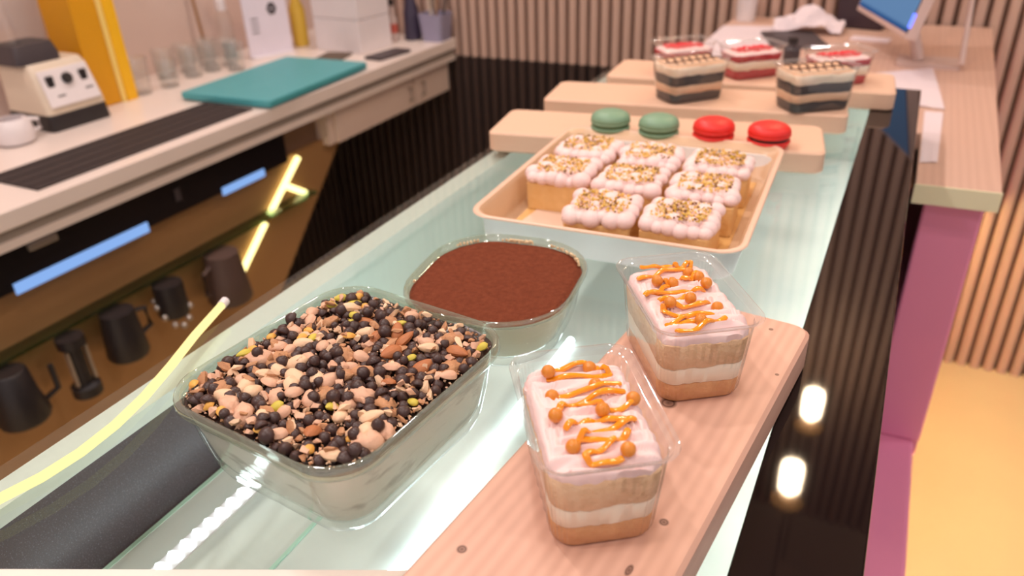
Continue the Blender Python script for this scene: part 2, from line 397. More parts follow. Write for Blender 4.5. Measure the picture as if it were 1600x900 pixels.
b = MB(); b.loft([rr(.0064, .056)]+fill_top(gw, gl_, DR-.005, glaze_z), False, True); b.build('chocolate_glaze', glaze_m, dish, angle=80)

chip_me = []
for k in range(3):
    q = .84+.11*k; b = MB(); b.lathe([(.0024*q, 0), (.0040*q, .0007), (.0043*q, .0018), (.0036*q, .0034), (.0022*q, .0047), (.0007*q, .0056)], n=12)
    me = b.mesh('chocolate_chip'); me.materials.append(chip_m); chip_me.append(me)
def hull_mesh(name, dims, npts, mat, seed, sharp=35):
    rnd = random.Random(seed); bm = bmesh.new()
    for _ in range(npts):
        v = Vector((rnd.gauss(0, 1), rnd.gauss(0, 1), rnd.gauss(0, 1))).normalized()*rnd.uniform(.8, 1)
        bm.verts.new((v.x*dims[0], v.y*dims[1], v.z*dims[2]))
    bmesh.ops.convex_hull(bm, input=bm.verts)
    for v in [v for v in bm.verts if not v.link_faces]: bm.verts.remove(v)
    me = bpy.data.meshes.new(name); bm.to_mesh(me); bm.free()
    me.polygons.foreach_set('use_smooth', [True]*len(me.polygons)); me.set_sharp_from_angle(angle=math.radians(sharp))
    me.materials.append(mat); return me
def almond_mesh(name, L, W, T, mat, half=False):
    b = MB(); rings = []
    for k in range(9):
        t = k/8; u = -1+2*t; rad = (max(0, 1-u*u)**.6)*(1-.28*u)+.02
        rings.append([(W*rad*math.cos(2*PI*i/10), L*u, (T*rad*math.sin(2*PI*i/10) if not (half and math.sin(2*PI*i/10) < 0) else -.2*T*rad)) for i in range(10)])
    b.loft(rings, True, True); me = b.mesh(name); me.materials.append(mat); return me
def walnut_mesh(name, seed, mat):
    rnd = random.Random(seed); b = MB(); n, m = 12, 8; rings = []
    for k in range(m+1):
        a = PI*(k+.05)/(m+.1); ring = []
        for i in range(n):
            th = 2*PI*i/n; d = Vector((math.sin(a)*math.cos(th), math.sin(a)*math.sin(th), -math.cos(a)))
            r = 1+.45*noise.noise(d*2.2+Vector((seed, 0, 0)))+.2*noise.noise(d*5+Vector((0, seed, 0)))
            ring.append((d.x*.0082*r, d.y*.0058*r, d.z*.0042*r))
        rings.append(ring)
    b.loft(rings, True, True); me = b.mesh(name, angle=70); me.materials.append(mat); return me
nut_chunk = [hull_mesh('nut_piece', (rnd_[0], rnd_[1], rnd_[2]), 14, nut_ms[i % 3], 40+i) for i, rnd_ in enumerate(
    [(.0052, .0034, .0024), (.0042, .0030, .0022), (.0062, .0036, .0022), (.0036, .0028, .002), (.0050, .0040, .0026), (.0044, .0026, .002), (.0068, .0030, .002), (.0038, .0032, .0026), (.0055, .0032, .0020)])]
almonds = [almond_mesh('almond', .0085, .0046, .0032, almond_m), almond_mesh('almond', .0080, .0048, .0034, almond_m, True)]
cashews = [almond_mesh('blanched_nut', .0078, .0046, .0036, nut_ms[0]), almond_mesh('blanched_nut', .0062, .0040, .0032, nut_ms[1], True)]
walnuts = [walnut_mesh('walnut_piece', s, nut_ms[2] if s % 2 else nut_ms[1]) for s in range(1, 5)]
pists = [almond_mesh('pistachio', .0052, .0032, .0024, pist_m), almond_mesh('pistachio', .0044, .0030, .0026, gold_m, True)]
placed = []
def in_rr(x, y, w, l, r):
    ax, ay = abs(x), abs(y)
    if ax > w/2 or ay > l/2: return False
    if ax > w/2-r and ay > l/2-r: return (ax-w/2+r)**2+(ay-l/2+r)**2 <= r*r
    return True
rt = random.Random(11)
def spot(rad, tries=60, clump=None):
    for _ in range(tries):
        x = rt.uniform(-gw/2, gw/2); y = rt.uniform(-gl_/2, gl_/2)
        if not in_rr(x, y, gw-2*rad-.001, gl_-2*rad-.001, DR-.008): continue
        if y > gl_/2-.017-.006*nz(x*40, 1) and x > -.045 and rt.random() < .9: continue     # bare glaze along the far side
        if clump is not None and nz(x*26+9, y*26) < clump and rt.random() < .8: continue
        if all((x-px)**2+(y-py)**2 > ((rad+pr)*.74)**2 for px, py, pr in placed):
            placed.append((x, y, rad)); return x, y
    return None
def scatter(name, meshes, count, rad, z, flat=True, clump=None):
    for k in range(count):
        s = spot(rad, clump=clump)
        if s is None: continue
        q = rt.uniform(.85, 1.15); tilt = .5 if flat else 1.0
        o = put(name, meshes[k % len(meshes)], None, dish, (s[0], s[1], z+rt.uniform(0, .0025)+.0008*nz(s[0]*60, s[1]*60)),
                (rt.uniform(-tilt, tilt), rt.uniform(-tilt, tilt), rt.uniform(0, 6.28))); o.scale = (q, q, q)
scatter('walnut_piece', walnuts, 22, .0066, .0622, clump=-.1)
scatter('almond', almonds, 9, .0062, .0635)
scatter('blanched_nut', cashews, 36, .0055, .0635, clump=-.1)
scatter('pistachio', pists, 28, .0036, .064)
scatter('chocolate_chip', chip_me, 215, .0035, .0608, False, clump=-.05)
scatter('nut_piece', nut_chunk, 225, .0032, .0625, False)
placed = []
scatter('chocolate_chip', chip_me, 60, .0045, .0645, False, clump=.05)
scatter('nut_piece', nut_chunk, 75, .0045, .0655, False, clump=-.3)
def crumbs(name, n, w, l, r, zf, size, mat_list, parent, seed, bare=True):
    rnd = random.Random(seed); bs = [MB() for _ in mat_list]
    for _ in range(n):
        x, y = rnd.uniform(-w/2, w/2), rnd.uniform(-l/2, l/2)
        if not in_rr(x, y, w, l, r): continue
        if bare and y > l/2-.014 and rnd.random() < .8: continue
        c = Vector((x, y, zf(x, y)+rnd.uniform(0, size))); q = size*rnd.uniform(.5, 1.2)
        M_ = Matrix.Rotation(rnd.uniform(0, 6.28), 3, Vector((rnd.uniform(-1, 1), rnd.uniform(-1, 1), rnd.uniform(-1, 1))).normalized())
        vs_ = [c+M_ @ Vector(p)*q for p in ((1.2, 0, 0), (-1, .3, 0), (0, 1, 0), (0, -.8, .2), (.1, 0, .7), (0, .1, -.6))]
        bs[rnd.randrange(len(bs))].add(vs_, [(0, 2, 4), (2, 1, 4), (1, 3, 4), (3, 0, 4), (2, 0, 5), (1, 2, 5), (3, 1, 5), (0, 3, 5)])
    for b, m in zip(bs, mat_list):
        if b.v:
            o = b.build(name, m, parent, smooth=False); o['kind'] = 'stuff'
crumbs('nut_crumbs', 2600, gw-.004, gl_-.004, DR-.008, lambda x, y: .0615+.0018*(nz(x*50, y*50)+.4), .0013, [nut_ms[0], nut_ms[1], nut_ms[2]], dish, 5)

# ------------------------------------------------------------------ cocoa dessert in rounded glass dish
cocoa_m = pm('cocoa_powder', [(0, lin(98, 50, 34)), (.5, lin(120, 63, 43)), (1, lin(138, 75, 52))], rough=.95, scale=240, bump=.9, bscale=700, spec=.1)
cream_small = pm('mascarpone_layers', [(0, lin(196, 186, 150)), (.42, lin(226, 220, 196)), (1, lin(240, 236, 220))], rough=.5, scale=22, stretch=(1, 1, 2.5), sss=.1)
smear_m = pm('cream_smear', lin(226, 200, 160), rough=.6, scale=80)
TW, TL, TR, TH = .137, .149, .054, .050
tir = thing('cocoa_dusted_dessert_dish', (-.2635, .4855, 0), 'rounded glass dish of dessert dusted smooth with brown cocoa', 'dessert', rz=.12)
def r2(d, z): return rrect(TW-2*d, TL-2*d, TR-d*.6, z, 8)
b = MB(); b.loft([r2(.024, 0), r2(.016, .0005), r2(.0125, .004), r2(.0085, .016), r2(.0058, .032), r2(.0045, .042)], True)
b.loft([r2(.0055, .041), r2(.0082, .028), r2(.0130, .012), r2(.017, .007)], False, True)
b.build('glass_dish', dish_glass, tir, angle=60)
b = MB(); b.loft([r2(.0045, .0418), r2(.0015, .0432), r2(.0, .0460), r2(.0008, .0488), r2(.0020, .0498), r2(.0032, .0490), r2(.0043, .045), r2(.0055, .041)])
b.build('rim', rim_glass, tir, angle=60)
b = MB(); b.loft([r2(.0175, .0078), r2(.0138, .013), r2(.0088, .028), r2(.0060, .0425)], True, True); b.build('cream_filling', cream_small, tir)
tw, tl = TW-2*.0049, TL-2*.0049
def coc(x, y, s): return .0448+.0010*nz(x*45, y*45)+.0004*nz(x*220, y*220)-(.0016 if s > .95 else 0)
b = MB(); b.loft([r2(.0083, .0395)]+fill_top(tw, tl, TR-.005, coc, 30, 12) if False else fill_top(tw, tl, TR-.005, coc, 30, 12), False, True); b.build('cocoa_top', cocoa_m, tir, angle=90)
b = MB(); rnd = random.Random(3); edge = rrect(TW-2*.0060, TL-2*.0060, TR-.005, 0, 24)
for i, (x, y, _) in enumerate(edge):
    a = math.degrees(math.atan2(y, x)) % 360
    if 35 < a < 205 and nz(x*55, y*55, 2) > -.12:
        for q in range(3):
            b.ball((x*(1-.004*q)+rnd.uniform(-.0006, .0006), y*(1-.004*q)+rnd.uniform(-.0006, .0006), .0458+rnd.uniform(-.0006, .0016)), rnd.uniform(.0006, .0015), 6, 4)
o = b.build('cream_smear', smear_m, tir); o['kind'] = 'stuff'

# ------------------------------------------------------------------ clear plastic cake boxes
mango_m = pm('mango_glaze', [(0, lin(232, 136, 8)), (1, lin(246, 164, 30))], rough=.16, scale=120, coat=.5, sss=.15)
pearl_m = pm('mango_pearl', [(0, lin(206, 120, 30)), (1, lin(228, 146, 48))], rough=.28, scale=200, coat=.3)
whip_m = pm('whipped_cream', [(0, lin(238, 206, 204)), (1, lin(248, 222, 218))], rough=.5, scale=60, sss=.15)
ivory_m = pm('ivory_cream', [(0, lin(238, 220, 196)), (1, lin(248, 234, 214))], rough=.5, scale=60, sss=.1)
sponge_m = pm('vanilla_sponge', [(0, lin(206, 160, 112)), (.5, lin(228, 190, 150)), (1, lin(240, 212, 178))], rough=.9, scale=130, bump=.7, bscale=300)
crust_m = pm('browned_sponge', [(0, lin(188, 122, 66)), (.6, lin(220, 160, 104)), (1, lin(236, 196, 146))], rough=.9, scale=110, bump=.7, bscale=300)
choc_sponge = pm('black_sponge', [(0, lin(38, 30, 30)), (1, lin(66, 54, 52))], rough=.9, scale=150, bump=.7)
red_sponge = pm('red_velvet_sponge', [(0, lin(158, 20, 34)), (1, lin(200, 44, 58))], rough=.9, scale=150, bump=.7)
tan_cream = pm('coffee_cream', [(0, lin(216, 172, 136)), (1, lin(232, 192, 158))], rough=.6, scale=60)
choc_dr = pm('chocolate_drizzle', lin(84, 44, 34), rough=.3, scale=60)
red_crumb = pm('red_crumb', [(0, lin(216, 24, 40)), (1, lin(244, 60, 72))], rough=.7, scale=200)

def bezier_path(pts, sub=4):
    out = []
    P = [pts[0]]+list(pts)+[pts[-1]]
    for i in range(1, len(P)-2):
        for k in range(sub):
            t = k/sub; p0, p1, p2, p3 = P[i-1], P[i], P[i+1], P[i+2]
            out.append(tuple(.5*((2*p1[j])+(-p0[j]+p2[j])*t+(2*p0[j]-5*p1[j]+4*p2[j]-p3[j])*t*t+(-p0[j]+3*p1[j]-3*p2[j]+p3[j])*t*t*t) for j in range(2)))
    out.append(tuple(pts[-1])); return out

def cake_box(name, loc, rz, label, group, layers, H=.06, W0=.055, L0=.086, W1=.064, L1=.096, seed=0, top='ridge', topmat=None, big=True):
    """layers: (part name, material, top height fraction). Tapered fluted cup, lip, layered cake."""
    t = thing(name, loc, label, 'cake box', rz, group)
    n = 14 if big else 7; rad = .012
    def ring(z, ins, flute=.0005):
        q = z/H; w = W0+(W1-W0)*q-2*ins; l = L0+(L1-L0)*q-2*ins
        out = []
        for i, (x, y, zz) in enumerate(rrect(w, l, rad-ins*.5, z, n)):
            d = math.hypot(x, y); f = flute*(1 if i % 2 else -1); out.append((x*(1+f/d), y*(1+f/d), zz))
        return out
    b = MB()
    b.loft([ring(.0005, .006, 0), ring(.0, .003, 0), ring(.003, .0006, 0), ring(.006, 0), ring(H*.5, 0), ring(H*.90, 0), ring(H*.93, 0, 0)], True)
    b.build('plastic_cup', plastic, t, angle=30 if big else 60)
    b = MB(); b.loft([ring(H*.93, 0, 0), ring(H*.935, -.0018, 0), ring(H*.985, -.0022, 0), ring(H, -.0030, 0), ring(H*1.002, -.0042, 0), ring(H*.985, -.0046, 0)])
    b.build('lip', lip_m, t, angle=70)
    ins = .0013; zlist = [.0012]
    def border(k, z):
        amp = 0 if k == 0 else .0016
        return lambda x, y: amp*nz(x*70+seed*3.1, y*70, k*2.7)+amp*.5*nz(x*260+seed, y*260, k)
    prev = .0012; k = 0
    for lname, lmat, zf in layers:
        z1 = zf*H
        def mk(z, kk, q):
            rg = ring(z, ins+q*.001, 0); wb_ = border(kk, z); return [(x, y, zz+wb_(x, y)) for x, y, zz in rg]
        b = MB(); b.loft([mk(prev, k, .8), mk(prev+.0006, k, 0), mk(z1-.0006, k+1, 0), mk(z1, k+1, .8)], True, True); b.build(lname, lmat, t, angle=60)
        prev = z1; k += 1
    # cream top with ridges running across the cup
    q = prev/H; w = W0+(W1-W0)*q-.0035; l = L0+(L1-L0)*q-.0035
    zt = prev+.0075 if top == 'ridge' else prev+.004
    def zf(x, y, s):
        ridge = .0019*math.sin((y+.10*x)*2*PI/.0078+2.2*nz(x*30, y*30, seed))+.0009*math.sin((y-.06*x)*2*PI/.0043+3*nz(x*40, y*40, seed+4)) if top == 'ridge' else .0006*nz(x*90, y*90, seed)
        e = max(0, (s-.80)/.20)
        return zt+ridge-.0052*e**2.4
    rings = fill_top(w, l, rad, zf, 40 if top == 'ridge' else 10, n)
    def scal(r_): return [(x*(1+.012*math.sin(y*2*PI/.0078+seed)), y*(1+.008*math.sin(x*2*PI/.009)), z) for x, y, z in r_]
    rings[0] = scal(rings[0]); rings[1] = scal(rings[1])
    foot = [(x, y, prev+border(k, 0)(x, y)-.001) for x, y, z in rings[0]]
    b = MB(); b.loft([foot]+rings, False, True); b.build('cream_top', topmat, t, angle=90)
    return t, zf, zt, w, l

VAN = [('sponge_layer', crust_m, .24), ('cream_layer', ivory_m, .45), ('sponge_layer', sponge_m, .77), ]
DR1 = [[(-18.0, 38.9), (-8.5, 38.2), (2.7, 39.5), (10.0, 38.1), (19.0, 30.3), (16.6, 29.1), (0.6, 30.5), (-16.6, 31.7)], [(23.3, 19.1), (15.1, 18.5), (6.7, 16.8), (-6.8, 15.1), (-16.2, 13.8)], [(23.1, 11.4), (7.4, 9.1), (-4.9, 6.2), (-13.2, 3.7), (-18.8, -2.3)], [(23.9, 0.6), (22.1, -1.2), (11.6, -4.2), (6.7, 1.2), (-5.2, 5.2)], [(22.0, -12.3), (9.3, -12.7), (-2.1, -8.5), (-10.3, -11.8), (-15.8, -14.6)], [(21.4, -14.1), (10.7, -16.9), (-2.0, -18.2), (-9.7, -22.3), (-13.5, -26.1)], [(15.2, -22.5), (11.9, -25.6), (2.2, -25.5), (-6.8, -22.9), (-11.6, -22.9)], [(14.1, -24.1), (4.7, -29.7), (-3.2, -32.6), (-10.1, -36.5), (-7.5, -40.4), (0.2, -41.9), (7.8, -39.9)]]
PE1 = [(9.5, 36.4), (-15.0, 33.1), (9.2, 21.3), (-16.5, 15.4), (25.3, 2.6), (-18.9, -5.8), (5.9, -6.7), (-15.0, -30.0), (10.5, -38.5)]
DR2 = [[(-18.3, 42.2), (-8.1, 40.9), (-0.2, 43.1), (6.5, 42.5), (7.0, 39.1), (11.4, 38.1), (18.5, 41.5), (13.2, 33.9), (-4.4, 33.5), (-15.3, 28.8), (-25.1, 26.8)], [(20.7, 25.2), (14.8, 23.7), (6.4, 18.6), (2.4, 22.2), (-5.9, 17.2), (-8.7, 20.5), (-14.5, 23.1)], [(-6.8, 14.7), (-15.7, 7.4), (-27.1, 3.0), (-19.3, 4.3), (-7.3, 5.6), (1.9, 6.2), (9.3, 2.0), (15.5, 4.6)], [(0.9, -0.0), (-10.6, -3.9), (-20.0, -5.6), (-13.7, -5.7), (-19.2, -10.7)], [(12.9, -10.1), (3.9, -15.6), (-6.1, -15.9), (-14.9, -12.8)], [(-19.3, -13.1), (-21.0, -19.9), (-16.1, -23.2), (-5.5, -24.3), (10.1, -25.2)], [(-7.0, -25.1), (-16.1, -30.2), (-23.7, -33.1), (-16.8, -32.3), (-9.4, -31.6), (-2.3, -31.9)], [(15.2, -32.1), (3.2, -36.4), (-9.1, -40.6), (-17.5, -41.0), (-19.6, -38.4)]]
PE2 = [(13.0, 30.0), (17.4, 22.0), (-2.9, 16.8), (-13.7, 17.8), (16.9, 7.2), (0.2, -8.5), (-15.4, -13.8), (15.1, -17.8), (-2.3, -34.1)]
pearl_me = MB().ball((0, 0, 0), .0040, 16, 10).mesh('mango_pearl'); pearl_me.materials.append(pearl_m)
for loc, rz, lab, drz, prl, sd in [((-.116, .308, .03), math.radians(35), 'mango drizzled cake in clear plastic box at the front of the pine board', DR1, PE1, 1),
                                   ((-.1015, .447, .03), math.radians(35), 'mango drizzled cake in clear plastic box at the back end of the board', DR2, PE2, 2)]:
    t, zf, zt, w, l = cake_box('mango_cake_box', loc, rz, lab, 'mango cake boxes', VAN, seed=sd, topmat=whip_m)
    for st in drz:
        pts = bezier_path([(px/1000, py/1000) for px, py in st], 6)
        rr_ = [.0012+.0009*(1+nz(x*120, y*120, sd))*.8 for x, y in pts]; rr_[0] *= .8; rr_[-1] *= .7
        MB().tube([(x, y, zf(x, y, .3)+.0019) for x, y in pts], rr_, 8, .7).build('mango_drizzle', mango_m, t)
    for px, py in prl:
        x, y = px/1000, py/1000; put('mango_pearl', pearl_me, None, t, (x, y, zf(x, y, .3)+.0030))

DARK = [('sponge_layer', choc_sponge, .24), ('cream_layer', tan_cream, .43), ('sponge_layer', choc_sponge, .66), ('cream_layer', ivory_m, .86)]
for i, (loc, deg, lab) in enumerate([((-.2785, 1.130, .027), -43.4, 'black sponge layer cake in clear box on the left of the middle board'),
                                     ((-.1067, 1.138, .027), -52.7, 'black sponge layer cake in clear box nearest the black side band')]):
    t, zf, zt, w, l = cake_box('chocolate_cake_box', loc, math.radians(deg), lab, 'chocolate layer cake boxes', DARK, H=.060, seed=5+i, top='flat', topmat=tan_cream, big=False)
    rnd = random.Random(20+i)
    for k in range(7):
        y0 = -l/2+.009+k*(l-.018)/6
        pts = bezier_path([(-w/2*.75, y0), (-w/5, y0+.006), (0, y0-.003), (w/5, y0+.006), (w/2*.75, y0+.001)], 4)
        MB().tube([(x, y, zf(x, y, .3)+.0006) for x, y in pts], .0010, 6).build('chocolate_drizzle', choc_dr, t)
RED = [('sponge_layer', red_sponge, .28), ('cream_layer', ivory_m, .55), ('sponge_layer', red_sponge, .74)]
for i, (loc, deg, lab) in enumerate([((-.330, 1.283, .027), -48, 'red velvet cake with red crumbs in clear box farthest to the left'),
                                     ((-.222, 1.292, .027), -46, 'red velvet cake with red crumbs in clear box between the other two'),
                                     ((-.092, 1.290, .027), -52, 'red velvet cake with red crumbs in clear box by the papers')]):
    t, zf, zt, w, l = cake_box('red_velvet_cake_box', loc, math.radians(deg), lab, 'red velvet cake boxes', RED, H=.050, W0=.052, L0=.080, W1=.060, L1=.090, seed=9+i, top='flat', topmat=whip_m, big=False)
    crumbs('red_crumbs', 420, w*.62, l*.80, .012, lambda x, y: zf(x, y, .3), .0018, [red_crumb], t, 60+i, False)

# ------------------------------------------------------------------ tray and cream cakes
tray_in = pm('tray_inside', [(0, lin(206, 172, 138)), (1, lin(222, 190, 158))], rough=.35, scale=8)
tray_out = pm('tray_outside', lin(226, 226, 226), rough=.4, scale=8)
tray_rim_m = pm('tray_rim', lin(232, 196, 172), rough=.35, scale=8)
paper_m = pm('baking_paper', lin(230, 200, 178), rough=.6, scale=20)
liner_m = pm('golden_liner', [(0, lin(216, 166, 98)), (1, lin(232, 188, 122))], rough=.4, scale=10)
tray = thing('baking_tray', (-.236, .771, 0), 'shallow pale tray with rounded corners holding the cream cakes', 'tray', rz=math.radians(2.5))
def r3(d, z, b=0): return [(x, y-b/2, zz) for x, y, zz in rrect(.272-2*d, .312-b-2*d, max(.026-d*.6, .006), z, 8)]
MB().loft([r3(.019, 0, .022), r3(.0135, .0006, .022), r3(.0105, .004, .021), r3(.0085, .0285, .016), r3(.001, .0335)], True).build('outer_shell', tray_out, tray, angle=60)
MB().loft([r3(.001, .0333), r3(0, .0344), r3(.0006, .0356), r3(.0036, .0360), r3(.0058, .0350)]).build('rim', tray_rim_m, tray, angle=70)
MB().loft([r3(.0058, .0350), r3(.0095, .0300, .013), r3(.0118, .006, .020), r3(.0135, .0028, .022), r3(.018, .002, .022)], False, True).build('inner_shell', tray_in, tray, angle=60)
MB().box(-.112, .112, -.132, .108, .0022, .0030).build('liner', liner_m, tray, smooth=False)
MB().add([(-.11, -.13, .0034), (-.02, -.13, .0034), (-.025, -.045, .0036), (-.10, -.05, .0036)], [(0, 1, 2, 3)]).build('baking_paper', paper_m, tray, smooth=False)
nutd = [pm('ground_pistachio', lin(206, 168, 58), rough=.7, scale=200), pm('ground_nut', lin(236, 190, 106), rough=.7, scale=200), pm('golden_crumb', lin(238, 196, 104), rough=.7, scale=200), pm('pale_crumb', lin(244, 214, 150), rough=.7, scale=200), pm('brown_nut', lin(130, 88, 50), rough=.7, scale=200)]
milk_sponge = pm('milk_sponge', [(0, lin(222, 172, 104)), (1, lin(238, 200, 142))], rough=.8, scale=90, bump=.5, bscale=260)
rows = [.666, .746, .823]; cols = [-.317, -.239, -.161]
names = {(0, 1): 'beside the empty tray corner', (0, 2): 'at the tray corner nearest the camera',
         (1, 0): 'against the left tray side', (1, 1): 'in the tray centre', (1, 2): 'at the right of the middle row',
         (2, 0): 'in the far left corner', (2, 1): 'just before the green macarons', (2, 2): 'just before the red macarons'}
for (r_, c_), where in names.items():
    rnd = random.Random(100+r_*3+c_); ca = .065
    t = thing('cream_cake', (cols[c_]+rnd.uniform(-.002, .002), rows[r_]+(0.004 if c_ == 2 else 0)+rnd.uniform(-.002, .002), .0032),
              'square nut-topped cream cake '+where, 'cake', math.radians(3+rnd.uniform(-3, 3)), 'cream cakes in the tray')
    b = MB(); hgt = .031
    b.loft([[(x+.0006*nz(x*90, y*90, z*90+r_), y+.0006*nz(x*90, y*90, z*90+5), z) for x, y, _ in rrect(ca-.002*(k in (0, 4)), ca*.92-.002*(k in (0, 4)), .003, 0, 5)] for k, z in enumerate((0, .001, hgt*.5, hgt-.001, hgt))], True, True)
    b.build('sponge', milk_sponge, t, angle=30)
    b = MB(); m_ = 6
    MBc = b
    for i in range(m_):
        for j in range(m_):
            x = (-.5+(i+.5)/m_)*(ca+.002)+rnd.uniform(-.002, .002); y = (-.5+(j+.5)/m_)*(ca*.92+.002)+rnd.uniform(-.002, .002)
            edge_ = i in (0, m_-1) or j in (0, m_-1)
            rb = rnd.uniform(.0070, .0112)
            b.ball((x*.97, y*.97, hgt+(.0048 if edge_ else .0062)+rnd.uniform(-.002, .002)), rb, 12, 7, (1, 1, .82))
    b.build('piped_cream', whip_m, t, angle=180)
    crumbs('nut_topping', 360, ca*.80, ca*.74, .01, lambda x, y: hgt+.0132+.002*nz(x*120, y*120, r_+c_), .0018, nutd, t, 200+r_*3+c_, False)

# ------------------------------------------------------------------ macarons
mac_g = pm('green_macaron', [(0, lin(112, 150, 122)), (1, lin(132, 168, 138))], rough=.45, scale=60, bump=.05)
mac_r = pm('red_macaron', [(0, lin(222, 28, 26)), (1, lin(236, 48, 38))], rough=.45, scale=60, bump=.05)
fill_g = pm('green_ganache', lin(84, 120, 88), rough=.6, scale=80)
fill_r = pm('red_ganache', lin(196, 30, 26), rough=.6, scale=80)
fill_c = pm('chocolate_ganache', lin(66, 24, 22), rough=.5, scale=80)
def foot(z0, z1, r, seed):
    b = MB(); n = 40
    rings = []
    for k in range(5):
        z = z0+(z1-z0)*k/4
        rings.append([((r+.0011*math.sin(PI*k/4)+.0007*nz(math.cos(2*PI*i/n)*9, math.sin(2*PI*i/n)*9, k*.9+seed))*math.cos(2*PI*i/n),
                       (r+.0011*math.sin(PI*k/4)+.0007*nz(math.cos(2*PI*i/n)*9, math.sin(2*PI*i/n)*9, k*.9+seed))*math.sin(2*PI*i/n), z) for i in range(n)])
    return b.loft(rings, True, True)
for i, (x, y, sm, fm, lab) in enumerate([(-.328, .932, mac_g, fill_g, 'sage green macaron at the left end of the macaron row'), (-.264, .933, mac_g, fill_g, 'sage green macaron next to the plain red one'),
                                         (-.197, .943, mac_r, fill_r, 'bright red macaron with red filling beside the green one'), (-.131, .947, mac_r, fill_c, 'bright red macaron with dark chocolate filling at the right end')]):
    t = thing('macaron', (x, y, .0272), lab, 'macaron', i*.9, 'macarons on the pine board'); r = .0255
    MB().lathe([(r*.70, 0), (r*.88, .0022), (r*.97, .0055), (r*.98, .0072)], n=36).build('bottom_shell', sm, t)
    foot(.0070, .0102, r*.96, i).build('foot', sm, t)
    MB().lathe([(r*.90, .0100), (r*.935, .0112), (r*.935, .0132), (r*.90, .0144)], n=32).build('filling', fm, t)
    foot(.0142, .0172, r*.97, i+7).build('foot', sm, t)
    MB().lathe([(r*.985, .0170), (r*1.0, .0190), (r*.96, .0225), (r*.84, .0258), (r*.62, .0282), (r*.34, .0295), (r*.05, .0298)], n=36).build('top_shell', sm, t, angle=80)

# ------------------------------------------------------------------ work counter along the left wall
ZC = -.19
ctr = thing('work_counter', (0, 0, FL), 'long cream work counter along the beige wall with dark appliance below', 'counter')
def L(z): return z-FL
XF = -1.425
MB().box(ROOM_X0+.002, XF, -.6, 2.405, L(ZC-.035), L(ZC)).build('worktop', counter_m, ctr, bevel=.002)
MB().box(ROOM_X0+.05, XF-.012, -.6, 2.405, L(ZC-.058), L(ZC-.035)).build('edge_strip', counter_edge, ctr, smooth=False)
MB().box(ROOM_X0+.05, XF-.006, -.6, 2.405, L(ZC-.074), L(ZC-.058)).build('lower_lip', counter_m, ctr, smooth=False)
fr = MB().box(ROOM_X0+.05, -1.47, -.6, 1.535, L(-.36), L(ZC-.074)).build('fridge_front', fridge_m, ctr, smooth=False)
MB().box(-1.471, -1.467, .74, 1.06, L(-.368), L(-.345)).build('blue_reflection_strip', emis('blue_reflection', (.30, .52, 1.0, 1), 1.1), fr, smooth=False)  # reflected blue light on the front, built as a glowing strip
MB().box(-1.471, -1.467, 1.29, 1.44, L(-.368), L(-.348)).build('blue_reflection_strip', MATS['blue_reflection'], fr, smooth=False)
MB().box(-1.472, -1.462, .790, .852, L(-.296), L(-.282)).build('handle', steel_m, fr, bevel=.002)
MB().box(-1.4705, -1.466, 1.15, 1.165, L(-.33), L(-.30)).build('door_gap', darkgrey_m, fr, smooth=False)
MB().box(ROOM_X0+.05, -1.52, 1.535, 1.74, L(-.375), L(ZC-.074)).build('recess_panel', pm('brown_recess', lin(130, 100, 78), rough=.6), ctr, smooth=False)
cabn = MB().box(ROOM_X0+.05, -1.476, 1.725, 2.405, L(-.375), L(ZC-.074)).build('drawer_unit', cab_m, ctr, smooth=False)
for y0, y1, hy in ((1.752, 2.172, 2.135), (2.180, 2.400, 2.215)):
    d = MB().box(-1.4755, -1.462, y0, y1, L(-.373), L(-.268)).build('drawer', cab_m, cabn, bevel=.0015)
    MB().tube([(-1.456, hy, L(-.345)), (-1.448, hy, L(-.342)), (-1.448, hy, L(-.302)), (-1.456, hy, L(-.299))], .004, 8).build('handle', steel_m, cabn)
# bronze mirrored panel with slanting end and lights
brz = MB().prism_x([(-.6, L(-.36)), (-.6, 0), (1.07, 0), (1.494, L(-.683)), (1.807, L(-.376)), (1.807, L(-.36))], -1.515, -1.500).build('bronze_panel', bronze_m, ctr, smooth=False)
shelf = MB().box(-1.500, -1.46, .3, 1.62, L(-.484), L(-.476)).build('glass_shelf', shelf_glass, ctr, smooth=False)
ledw = emis('warm_led_bar', (1.0, .84, .34, 1), 3.4)
def on_panel(p, q, r, name):   # (y, z) pairs in front of the bronze panel
    MB().tube([(-1.492, p[0], L(p[1])), (-1.492, q[0], L(q[1]))], r, 10).build(name, ledw, ctr)
on_panel((1.600, -.372), (1.452, -.488), .0085, 'led_bar')
on_panel((1.430, -.505), (1.300, -.612), .0085, 'led_bar')
on_panel((1.275, -.625), (1.268, -.631), .010, 'led_bar')
on_panel((1.535, -.435), (1.605, -.482), .009, 'led_bar')

